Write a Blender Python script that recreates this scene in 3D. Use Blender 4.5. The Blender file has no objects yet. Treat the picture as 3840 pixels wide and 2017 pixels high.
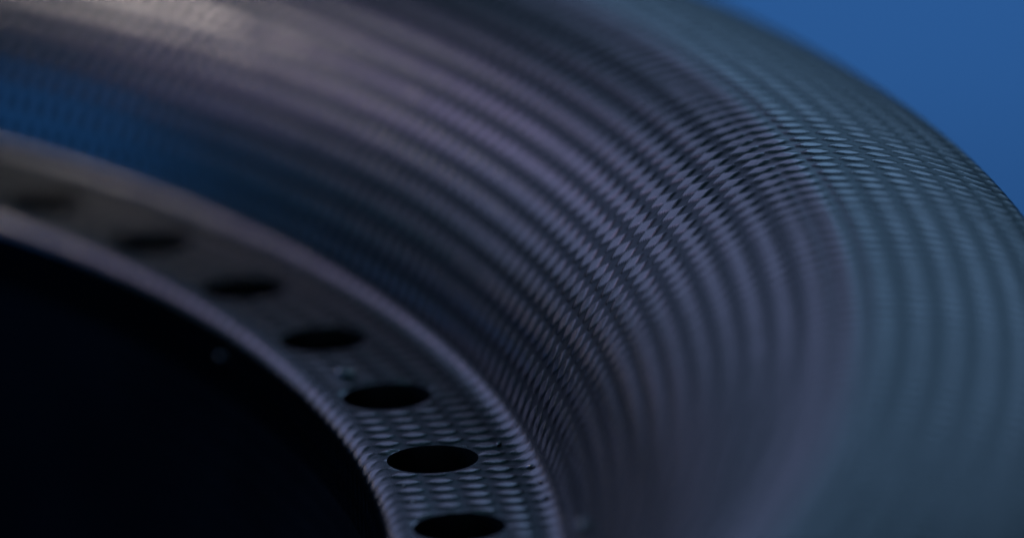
import bpy, bmesh, math, random
import numpy as np
from mathutils import Vector, Matrix

C = bpy.context.scene.collection
S = bpy.context.scene
BASE_Z = -0.42                            # the table the ring lies on
random.seed(7)
rng = np.random.default_rng(7)

# ------------------------------------------------------------------ camera
F_PX, DIST, CAM_H, YAW, PITCH, ROLL = 26731.0, 3.0875, 0.9832, 0.346, 0.2833, -0.0361
cam = bpy.data.cameras.new("camera")
cam_o = bpy.data.objects.new("camera", cam)
C.objects.link(cam_o)
cp, sp, cy, sy = math.cos(PITCH), math.sin(PITCH), math.cos(YAW), math.sin(YAW)
fw = Vector((sy * cp, cy * cp, -sp))
rt = Vector((cy, -sy, 0))
up = rt.cross(fw)
r2 = math.cos(ROLL) * rt + math.sin(ROLL) * up
u2 = -math.sin(ROLL) * rt + math.cos(ROLL) * up
m = Matrix((r2, u2, -fw)).transposed().to_4x4()
m.translation = Vector((0, -DIST, CAM_H))
cam_o.matrix_world = m
cam.sensor_width = 36.0
cam.lens = F_PX / 3840.0 * 36.0
cam.clip_start, cam.clip_end = 0.05, 200
cam.dof.use_dof = True
cam.dof.focus_distance = 3.225
cam.dof.aperture_fstop = 2.1
S.camera = cam_o

# ------------------------------------------------------------------ light
S.view_settings.view_transform = 'Standard'
S.view_settings.look = 'None'
S.view_settings.exposure = 0.0
S.view_settings.gamma = 1.0
S.render.engine = 'CYCLES'
S.cycles.max_bounces = 6
S.cycles.use_denoising = True
w = bpy.data.worlds.new("World")
S.world = w
w.use_nodes = True
bg = w.node_tree.nodes["Background"]
bg.inputs[0].default_value = (0.016, 0.037, 0.056, 1)
bg.inputs[1].default_value = 1.0


def area_lamp(name, az, el, dist, sx, sy_, color, radiance, target=(0.9, 0.1, 0.05)):
    """softbox standing at azimuth az (degrees right of straight back) and elevation el"""
    l = bpy.data.lights.new(name, 'AREA')
    l.shape = 'RECTANGLE'
    l.size, l.size_y = sx, sy_
    l.color = color
    l.energy = radiance * math.pi * sx * sy_
    o = bpy.data.objects.new(name, l)
    C.objects.link(o)
    a, e = math.radians(az), math.radians(el)
    d = Vector((math.sin(a) * math.cos(e), math.cos(a) * math.cos(e), math.sin(e)))
    o.location = Vector(target) + d * dist
    o.rotation_euler = d.to_track_quat('Z', 'Y').to_euler()
    return o


area_lamp("slate_softbox", 33, 16, 9.0, 3.4, 2.2, (0.31, 0.57, 1.0), 0.54)
area_lamp("middle_softbox", 0, 15.5, 9.0, 7.4, 2.5, (0.44, 0.51, 1.0), 0.29)
area_lamp("lilac_softbox", -29, 27, 9.0, 5.4, 2.4, (0.66, 0.53, 1.0), 0.36)
area_lamp("blue_softbox", -63, 14, 9.0, 4.0, 2.6, (0.04, 0.30, 1.0), 0.6)
area_lamp("warm_lamp", -37, 34.5, 8.6, 0.9, 0.65, (1.0, 0.89, 0.79), 8.5)
tl = area_lamp("table_fill", 15, 86, 6.4, 1.2, 1.2, (0.66, 0.84, 1.0), 3.0, (2.35, 2.15, BASE_Z))  # unseen lamp added to brighten the visible patch of table
tl.data.spread = math.radians(40)


# ------------------------------------------------------------------ materials
def new_mat(name):
    mt = bpy.data.materials.new(name)
    mt.use_nodes = True
    nt = mt.node_tree
    return mt, nt, nt.nodes["Principled BSDF"]


def metal(name, col, rough, rough_var=0.10, grime=0.25):
    mt, nt, b = new_mat(name)
    N, L = nt.nodes, nt.links
    tc = N.new("ShaderNodeTexCoord")
    n1 = N.new("ShaderNodeTexNoise")
    n1.inputs["Scale"].default_value = 9.0
    n1.inputs["Detail"].default_value = 6.0
    L.new(tc.outputs["Object"], n1.inputs["Vector"])
    n2 = N.new("ShaderNodeTexNoise")
    n2.inputs["Scale"].default_value = 420.0
    n2.inputs["Detail"].default_value = 4.0
    L.new(tc.outputs["Object"], n2.inputs["Vector"])
    mr = N.new("ShaderNodeMapRange")
    mr.inputs[1].default_value, mr.inputs[2].default_value = 0.3, 0.7
    mr.inputs[3].default_value, mr.inputs[4].default_value = rough - rough_var, rough + rough_var
    L.new(n1.outputs["Fac"], mr.inputs[0])
    L.new(mr.outputs[0], b.inputs["Roughness"])
    cr = N.new("ShaderNodeMix")
    cr.data_type = 'RGBA'
    cr.inputs[6].default_value = (*[c * (1 - grime) for c in col], 1)
    cr.inputs[7].default_value = (*col, 1)
    L.new(n2.outputs["Fac"], cr.inputs[0])
    L.new(cr.outputs[2], b.inputs["Base Color"])
    b.inputs["Metallic"].default_value = 1.0
    bp = N.new("ShaderNodeBump")
    bp.inputs["Strength"].default_value = 0.12
    bp.inputs["Distance"].default_value = 0.0006
    L.new(n2.outputs["Fac"], bp.inputs["Height"])
    L.new(bp.outputs[0], b.inputs["Normal"])
    return mt




def facet_steel():
    """bright smooth facets on darker, rougher steel; the facet attribute comes with the height field"""
    mt = metal("machined_steel", (0.42, 0.405, 0.415), 0.165, 0.03)
    nt = mt.node_tree
    N, L = nt.nodes, nt.links
    b = N["Principled BSDF"]
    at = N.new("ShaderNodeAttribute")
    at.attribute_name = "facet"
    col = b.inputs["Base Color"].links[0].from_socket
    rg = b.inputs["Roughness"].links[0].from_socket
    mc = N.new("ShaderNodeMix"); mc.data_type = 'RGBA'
    mc.inputs[6].default_value = (0.040, 0.060, 0.066, 1)  # darker colour wherever the facet value is low
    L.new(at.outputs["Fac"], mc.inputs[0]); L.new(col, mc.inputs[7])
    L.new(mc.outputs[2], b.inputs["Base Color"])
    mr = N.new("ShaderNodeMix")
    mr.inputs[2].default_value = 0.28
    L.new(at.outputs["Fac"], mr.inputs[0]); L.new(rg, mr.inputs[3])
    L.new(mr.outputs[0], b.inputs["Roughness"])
    return mt


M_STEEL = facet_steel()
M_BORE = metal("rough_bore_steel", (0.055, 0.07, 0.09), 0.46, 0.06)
M_HOLE = metal("drilled_steel", (0.28, 0.29, 0.31), 0.35)


def plain(name, col, rough, scale=30.0, var=0.2):
    mt, nt, b = new_mat(name)
    N, L = nt.nodes, nt.links
    tc = N.new("ShaderNodeTexCoord")
    n1 = N.new("ShaderNodeTexNoise")
    n1.inputs["Scale"].default_value = scale
    n1.inputs["Detail"].default_value = 5.0
    L.new(tc.outputs["Object"], n1.inputs["Vector"])
    cr = N.new("ShaderNodeMix")
    cr.data_type = 'RGBA'
    cr.inputs[6].default_value = (*[c * (1 - var) for c in col], 1)
    cr.inputs[7].default_value = (*[min(1, c * (1 + var)) for c in col], 1)
    L.new(n1.outputs["Fac"], cr.inputs[0])
    L.new(cr.outputs[2], b.inputs["Base Color"])
    b.inputs["Roughness"].default_value = rough
    b.inputs["Specular IOR Level"].default_value = 0.2
    return mt


M_TABLE = plain("blue_table", (0.035, 0.15, 0.39), 0.8, 2.0, 0.06)
M_DARK = plain("black_liner", (0.03, 0.055, 0.11), 0.9)
M_DARK.node_tree.nodes["Principled BSDF"].inputs["Specular IOR Level"].default_value = 0.0
M_DUST = plain("dust", (0.75, 0.76, 0.80), 0.6, 300, 0.2)
M_CHIP = metal("steel_chip", (0.85, 0.86, 0.9), 0.2)

# ------------------------------------------------------------------ profile
R_COL, R_FIL = 0.990, 0.009


def arc(cx, cz, r, a0, a1, n):
    return [(cx + r * math.cos(math.radians(a0 + (a1 - a0) * i / n)),
             cz + r * math.sin(math.radians(a0 + (a1 - a0) * i / n))) for i in range(n + 1)]


def build_profile():
    """(r, z) from the bottom of the bore, over the flange and up the bowl, to the outer skirt"""
    pts = [(R_COL, BASE_Z), (R_COL, -0.25), (R_COL, -R_FIL)]
    pts += arc(R_COL + R_FIL, -R_FIL, R_FIL, 180, 90, 10)[1:]
    i_fl0 = len(pts) - 1
    pts += [(1.058, 0.0)]
    i_fl1 = len(pts) - 1
    # fillet into the wall, then the bowl flattening towards the crest
    q = pts[-1]
    n = 90
    ang = []
    for i in range(n):
        t = (i + .5) / n
        if t < 0.08:
            a = 70 * (t / 0.08)
        else:
            a = 70 - 48 * ((t - 0.08) / 0.92) - 8 * max(0, (t - 0.88) / 0.12)
        ang.append(math.radians(a))
    dx = np.cumsum(np.cos(ang)); dz = np.cumsum(np.sin(ang))
    R_C, Z_C = 1.180, 0.126
    for i in range(n):
        pts.append((q[0] + dx[i] / dx[-1] * (R_C - q[0]), q[1] + dz[i] / dz[-1] * (Z_C - q[1])))
    i_c = len(pts) - 1
    # crest and outer rim rolling over
    q = pts[-1]
    n = 60
    a0 = [14 - 17 * min(1, i / 13) - 21 * max(0, i / 13 - 1) / (n / 13 - 1) for i in range(n)]
    x, z = q
    step = 0.1045 / n
    for a in a0:
        x += step * math.cos(math.radians(a)); z += step * math.sin(math.radians(a))
        pts.append((x, z))
    i_d = len(pts) - 1
    r = 0.012
    a = math.radians(a0[-1])
    cx, cz = x - r * -math.sin(-a) * -1, z - r * math.cos(a)
    cx = x - r * math.sin(-a)
    pts += arc(cx, cz, r, 90 - math.degrees(-a), 0, 10)[1:]
    i_s = len(pts) - 1
    pts += [(pts[-1][0], -0.05), (pts[-1][0], BASE_Z)]
    return np.array(pts), (i_fl0, i_fl1, i_c, i_d, i_s)


PROF, (I_FL0, I_FL1, I_C, I_D, I_S) = build_profile()
seg = np.hypot(*np.diff(PROF, axis=0).T)
ARC = np.concatenate([[0], np.cumsum(seg)])


def prof_at(s):
    return np.interp(s, ARC, PROF[:, 0]), np.interp(s, ARC, PROF[:, 1])


def normal_at(s):
    h = 0.0012
    r0, z0 = prof_at(s - h); r1, z1 = prof_at(s + h)
    tr, tz = r1 - r0, z1 - z0
    l = np.hypot(tr, tz)
    return -tz / l, tr / l


PITCH_R, PITCH_T = 0.0143, 0.0118         # step-over and feed of the ball cutter
LENS_L, LENS_W = 0.40, 0.31                # half length and half width of a facet, in pitches
GROOVE, GROOVE_D, DOME = math.tan(math.radians(16)), 0.00045, 0.024
S0 = ARC[I_FL0] - 20 * PITCH_R            # first cut ring, a little below the bore edge
KMAX = int((ARC[I_S] - S0) / PITCH_R) + 3
ring_s = S0 + (np.arange(KMAX) + .5) * PITCH_R
ring_r, _ = prof_at(ring_s)
ring_n = np.round(2 * math.pi * ring_r / PITCH_T)
ring_ph = (np.arange(KMAX) * 0.28 + rng.normal(0, .06, KMAX)) % 1


def cut_height(s, th):
    """height field of the tool marks: every cut of the feed leaves one lens-shaped facet, parted from
    the next ones by sharp V grooves. s, th: arrays of profile position and angle"""
    best = np.full(np.broadcast(s, th).shape, -1e9)
    gmin = np.full(best.shape, 1e9)
    k0 = np.floor((s - S0) / PITCH_R).astype(int)
    for dk in (-1, 0, 1):
        k = np.clip(k0 + dk, 0, KMAX - 1)
        du = (s - (S0 + (k + .5) * PITCH_R)) / PITCH_R
        v = th / (2 * math.pi) * ring_n[k] + ring_ph[k]
        vi = np.floor(v)
        dv = v - vi - .5
        h1 = np.sin(vi * 12.9898 + k * 78.233) * 43758.5453
        h1 = h1 - np.floor(h1)
        h2 = np.sin(vi * 39.346 + k * 11.135) * 24634.6345
        h2 = h2 - np.floor(h2)
        # up the bowl the facets lean over and run into each other: saw-toothed bands
        t = np.clip((s - ARC[I_FL1] - 0.02) / 0.09, 0, 1) * np.clip((ARC[I_C] + 0.02 - s) / 0.03, 0, 1)
        ll = LENS_L + 0.015 * t
        ww = LENS_W + 0.16 * t + 0.05 * (h2 - .5)
        wd = ww * (1 - (np.abs(du) / ll) ** (2 - 0.75 * t))
        g = np.abs(dv + 0.42 * t * du + 0.05 * (h1 - .5)) - wd
        gmin = np.minimum(gmin, g)
        h = -GROOVE_D * np.tanh(GROOVE * PITCH_T * np.maximum(g, 0) / GROOVE_D)
        h = h - DOME * PITCH_R * du * du - (DOME + 0.025 * t) * PITCH_T * dv * dv
        h = h + 0.02 * (h1 - .5) * dv * PITCH_T + 0.0001 * (h2 - .5)
        best = np.maximum(best, h)
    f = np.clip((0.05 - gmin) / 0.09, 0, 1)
    # bore and bowl-foot edges: smoothed, their highlights painted into the facet colour
    glint_wear = np.maximum(np.exp(-((s - ARC[I_FL0] + 0.006) / 0.006) ** 4), np.exp(-((s - ARC[I_FL1] - 0.007) / 0.0045) ** 4))
    # painted highlights vary along the edges; a pale rubbed patch beside the nearest holes
    uneven = 0.8 + 0.12 * np.sin(th * 61 + 1.3) + 0.10 * np.sin(th * 173) + 0.08 * np.sin(th * 407 + s * 900)
    patch = np.exp(-((th + 0.262) / 0.035) ** 2) * np.clip(1 - (s - ARC[I_FL0]) / 0.032, 0, 1) * (s > ARC[I_FL0] - 0.004)
    glint_wear = np.maximum(glint_wear * uneven, 0.55 * patch * uneven)
    return (best + 0.0008) * (1 - 0.75 * glint_wear), np.maximum(f * f * (3 - 2 * f), np.maximum(glint_wear * (0.45 + 0.45 * f), 0.5 * np.exp(-((s - ARC[I_C] - 0.004) / 0.011) ** 2)))  # last term paints the crest highlight in as a pale facet band


HOLE_R, HOLE_RAD, HOLE_A0, N_HOLES = 1.0222, 0.0208, 0.3114 , 64
D_A = 2 * math.pi / N_HOLES
hole_th = HOLE_A0 - D_A * np.arange(N_HOLES)
hole_c = np.stack([HOLE_R * np.cos(hole_th), HOLE_R * np.sin(hole_th)], -1)

FINE0, FINE1 = math.radians(-52), math.radians(42)
dth = PITCH_T / 1.1 / 10
TH = np.concatenate([np.linspace(FINE0, FINE1, int((FINE1 - FINE0) / dth)),
                     np.linspace(FINE1, FINE0 + 2 * math.pi, 620)[1:-1]])
NT = len(TH)
fine = (TH <= FINE1 + 1e-9)


def link(name, me, parent):
    o = bpy.data.objects.new(name, me)
    C.objects.link(o)
    if parent:
        o.parent = parent
        o.matrix_parent_inverse = Matrix.Identity(4)
    return o


def make_mesh(name, V, Fq, mat, smooth=True):
    me = bpy.data.meshes.new(name)
    V = np.asarray(V, np.float32); Fq = np.asarray(Fq, np.int32)
    me.vertices.add(len(V)); me.vertices.foreach_set("co", V.ravel())
    k = Fq.shape[1]
    me.loops.add(Fq.size); me.loops.foreach_set("vertex_index", Fq.ravel())
    me.polygons.add(len(Fq))
    me.polygons.foreach_set("loop_start", np.arange(0, Fq.size, k, dtype=np.int32))
    me.update(calc_edges=True)
    me.validate()
    if smooth:
        me.polygons.foreach_set("use_smooth", np.ones(len(me.polygons), bool))
    me.materials.append(mat)
    return me


def band(name, s_rows, parent, mat, cut=True, holes=False):
    """surface of revolution between the profile positions s_rows, with the cutter's scallops in it"""
    s_rows = np.asarray(s_rows, float)
    s, th = np.meshgrid(s_rows, TH, indexing='ij')
    r, z = prof_at(s)
    if cut:
        nr, nz = normal_at(s)
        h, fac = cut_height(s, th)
        okc = fine[None, :] & (s > S0)
        h = np.where(okc, h, 0.0006)
        fac = np.where(okc, fac, 0.55)
        if holes:                          # the drilled edge is deburred
            n = np.round((HOLE_A0 - th) / D_A).astype(int) % N_HOLES
            dd = np.hypot(r * np.cos(th) - hole_c[n, 0], r * np.sin(th) - hole_c[n, 1]) - HOLE_RAD
            k = np.clip((dd - 0.0006) / 0.0022, 0, 1)
            h = 0.0002 + (h - 0.0002) * k
        r = r + nr * h; z = z + nz * h
    V = np.stack([r * np.cos(th), r * np.sin(th), z - BASE_Z], -1).reshape(-1, 3)
    ns = len(s_rows)
    i, j = np.meshgrid(np.arange(ns - 1), np.arange(NT), indexing='ij')
    j2 = (j + 1) % NT
    Fq = np.stack([i * NT + j, i * NT + j2, (i + 1) * NT + j2, (i + 1) * NT + j], -1).reshape(-1, 4)
    fac = (fac if cut else np.full(s.shape, 0.5)).reshape(-1)
    if holes:
        ang = np.arctan2(V[:, 1], V[:, 0])
        n = np.round((HOLE_A0 - ang) / D_A).astype(int) % N_HOLES
        c = hole_c[n]
        d = V[:, :2] - c
        dist = np.hypot(d[:, 0], d[:, 1])
        ins = dist < HOLE_RAD
        keep = ~ins[Fq].all(axis=1)
        Fq = Fq[keep]
        used = np.zeros(len(V), bool); used[Fq.ravel()] = True
        mv = ins & used
        V[mv, :2] = c[mv] + d[mv] / dist[mv][:, None] * HOLE_RAD
        idx = np.cumsum(used) - 1
        V = V[used]; Fq = idx[Fq]; fac = fac[used]
    me = make_mesh(name, V, Fq, mat)
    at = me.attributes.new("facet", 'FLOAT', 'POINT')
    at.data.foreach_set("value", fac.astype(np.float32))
    return link(name, me, parent)


# ------------------------------------------------------------------ the table
def disc_mesh(name, r, z, n, mat):
    V = [(r * math.cos(2 * math.pi * k / n), r * math.sin(2 * math.pi * k / n), z) for k in range(n)]
    me = bpy.data.meshes.new(name)
    me.from_pydata(V, [], [list(range(n))])
    me.materials.append(mat)
    return me


table = bpy.data.objects.new("table_top", disc_mesh("table_top", 30, BASE_Z - 0.004, 96, M_TABLE))
C.objects.link(table)
table["kind"] = "structure"
table["label"] = "plain blue table top behind the steel ring"

# ------------------------------------------------------------------ the ring
ring = bpy.data.objects.new("machined_ring", None)
C.objects.link(ring)
ring.location = (0, 0, BASE_Z)
ring["label"] = "dark machined steel ring with dimpled tool marks and a row of bolt holes"
ring["category"] = "metal ring"

PER = 13


def s_range(a, b):
    n = max(2, int(round((b - a) / PITCH_R * PER)) + 1)
    return np.linspace(a, b, n)


sA, sF1, sC, sD, sS = ARC[I_FL0], ARC[I_FL1], ARC[I_C], ARC[I_D], ARC[I_S]


def ring_edge(s):  # the cusp between two cut rings nearest to s
    return S0 + round((s - S0) / PITCH_R) * PITCH_R


e_col, e_fl, e_wall, e_rim = ring_edge(sA) - 0.0006, ring_edge(sF1 + 0.010), ring_edge(sC), ring_edge(sS)
s_edge = ring_edge(sA) - 3 * PITCH_R
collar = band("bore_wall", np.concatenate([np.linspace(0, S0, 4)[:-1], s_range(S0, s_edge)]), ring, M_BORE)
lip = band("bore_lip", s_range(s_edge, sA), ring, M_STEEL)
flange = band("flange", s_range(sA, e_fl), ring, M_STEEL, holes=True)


def grooves(part_name, a, b):
    n = int(round((b - a) / PITCH_R))
    part = None
    for k in range(n):
        rows = s_range(a + k * PITCH_R, a + (k + 1) * PITCH_R)
        if k == 0:
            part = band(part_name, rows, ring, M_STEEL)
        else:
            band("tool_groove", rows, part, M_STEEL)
    return part


wall = grooves("bowl_wall", e_fl, e_wall)
rim = grooves("outer_rim", e_wall, e_rim)
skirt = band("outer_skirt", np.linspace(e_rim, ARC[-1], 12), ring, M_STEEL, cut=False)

# bolt holes: a bored liner through the flange plate
nl = 40
aa = np.linspace(0, 2 * math.pi, nl, endpoint=False)
lv = np.concatenate([np.stack([HOLE_RAD * np.cos(aa), HOLE_RAD * np.sin(aa), np.full(nl, zz)], -1)
                     for zz in (0.0002, -0.0012, -0.012)])
lf = [(k * nl + i, k * nl + (i + 1) % nl, (k + 1) * nl + (i + 1) % nl, (k + 1) * nl + i)
      for k in range(2) for i in range(nl)]
liner = make_mesh("bolt_hole", lv, lf, M_HOLE)
for k in range(N_HOLES):
    o = link("bolt_hole", liner, ring)
    o.location = (hole_c[k, 0], hole_c[k, 1], -BASE_Z)

# ------------------------------------------------------------------ dust and swarf lying on the ring
def speck(name, cat, label, s, th_deg, size, mat, stretch=(1, 1, 1), seed=0, group=None):
    rg = random.Random(seed)
    bm = bmesh.new()
    bmesh.ops.create_icosphere(bm, subdivisions=2, radius=1)
    for v in bm.verts:
        k = 1 + rg.uniform(-.18, .18)
        v.co = Vector((v.co.x * stretch[0], v.co.y * stretch[1], v.co.z * stretch[2])) * k * size
    for f in bm.faces:
        f.smooth = True
    me = bpy.data.meshes.new(name)
    bm.to_mesh(me); bm.free()
    me.materials.append(mat)
    o = bpy.data.objects.new(name, me)
    C.objects.link(o)
    th = math.radians(th_deg)
    sp = ARC[I_FL0] + s
    r, z = prof_at(sp); nr, nz = normal_at(sp)
    lift = 0.0006 + 0.5 * size * stretch[2]
    r, z = float(r + nr * lift), float(z + nz * lift)
    o.location = (r * math.cos(th), r * math.sin(th), z)
    n = Vector((float(nr) * math.cos(th), float(nr) * math.sin(th), float(nz)))
    q = n.to_track_quat('Z', 'X').to_matrix() @ Matrix.Rotation(rg.uniform(0, 6.28), 3, 'Z')
    o.rotation_euler = q.to_euler()
    o["label"], o["category"] = label, cat
    if group:
        o["group"] = group
    return o


speck("dust_speck", "dust", "round pale blue dust speck, blurred, on the bowl wall beside the flange's nearest end",
      0.0918, -20.5, 0.0030, M_CHIP, seed=1)
speck("lint_tuft", "lint", "small pale tuft of lint lying at the far edge of the fifth bolt hole",
      0.0145, -2.4, 0.0042, M_CHIP, (1.5, 0.55, 0.4), seed=2)
speck("dust_speck", "dust", "tiny white speck lying alone on the flange right of the sharpest bolt hole",
      0.0560, -9.64, 0.0014, M_CHIP, (1.5, 0.7, 0.6), seed=3)
speck("dust_speck", "dust", "faint teal speck stuck on the dark bore wall below the flange edge",
      -0.0224, 4.0, 0.0014, M_CHIP, seed=4)
CH = [(0.0640, -11.77, 0.0013, (1.8, .5, .4), "highest of the bright metal chips strung along the foot of the bowl wall"),
      (0.0650, -13.05, 0.0014, (2.0, .4, .4), "middle one of the bright metal chips strung along the foot of the bowl wall"),
      (0.0646, -14.32, 0.0013, (1, 1, .5), "lowest of the bright metal chips strung along the foot of the bowl wall"),
      (0.0050, -12.4, 0.0011, (1, .8, .5), "bright metal chip on the bore edge just left of the sharpest bolt hole"),
      (0.0058, -13.8, 0.0013, (1.6, .5, .4), "bright metal chip on the bore edge between the two nearest bolt holes"),
      (0.0066, -15.2, 0.0012, (1, .7, .5), "bright metal chip on the bore edge left of the nearest bolt hole")]
for i, (cs, ct, cz, cst, lab) in enumerate(CH):
    speck("metal_chip", "metal chip", lab, cs, ct, cz, M_CHIP, cst, 10 + i, "metal chips on the ring")

print("tris", sum(len(o.data.polygons) * 2 for o in C.objects if o.type == 'MESH'))
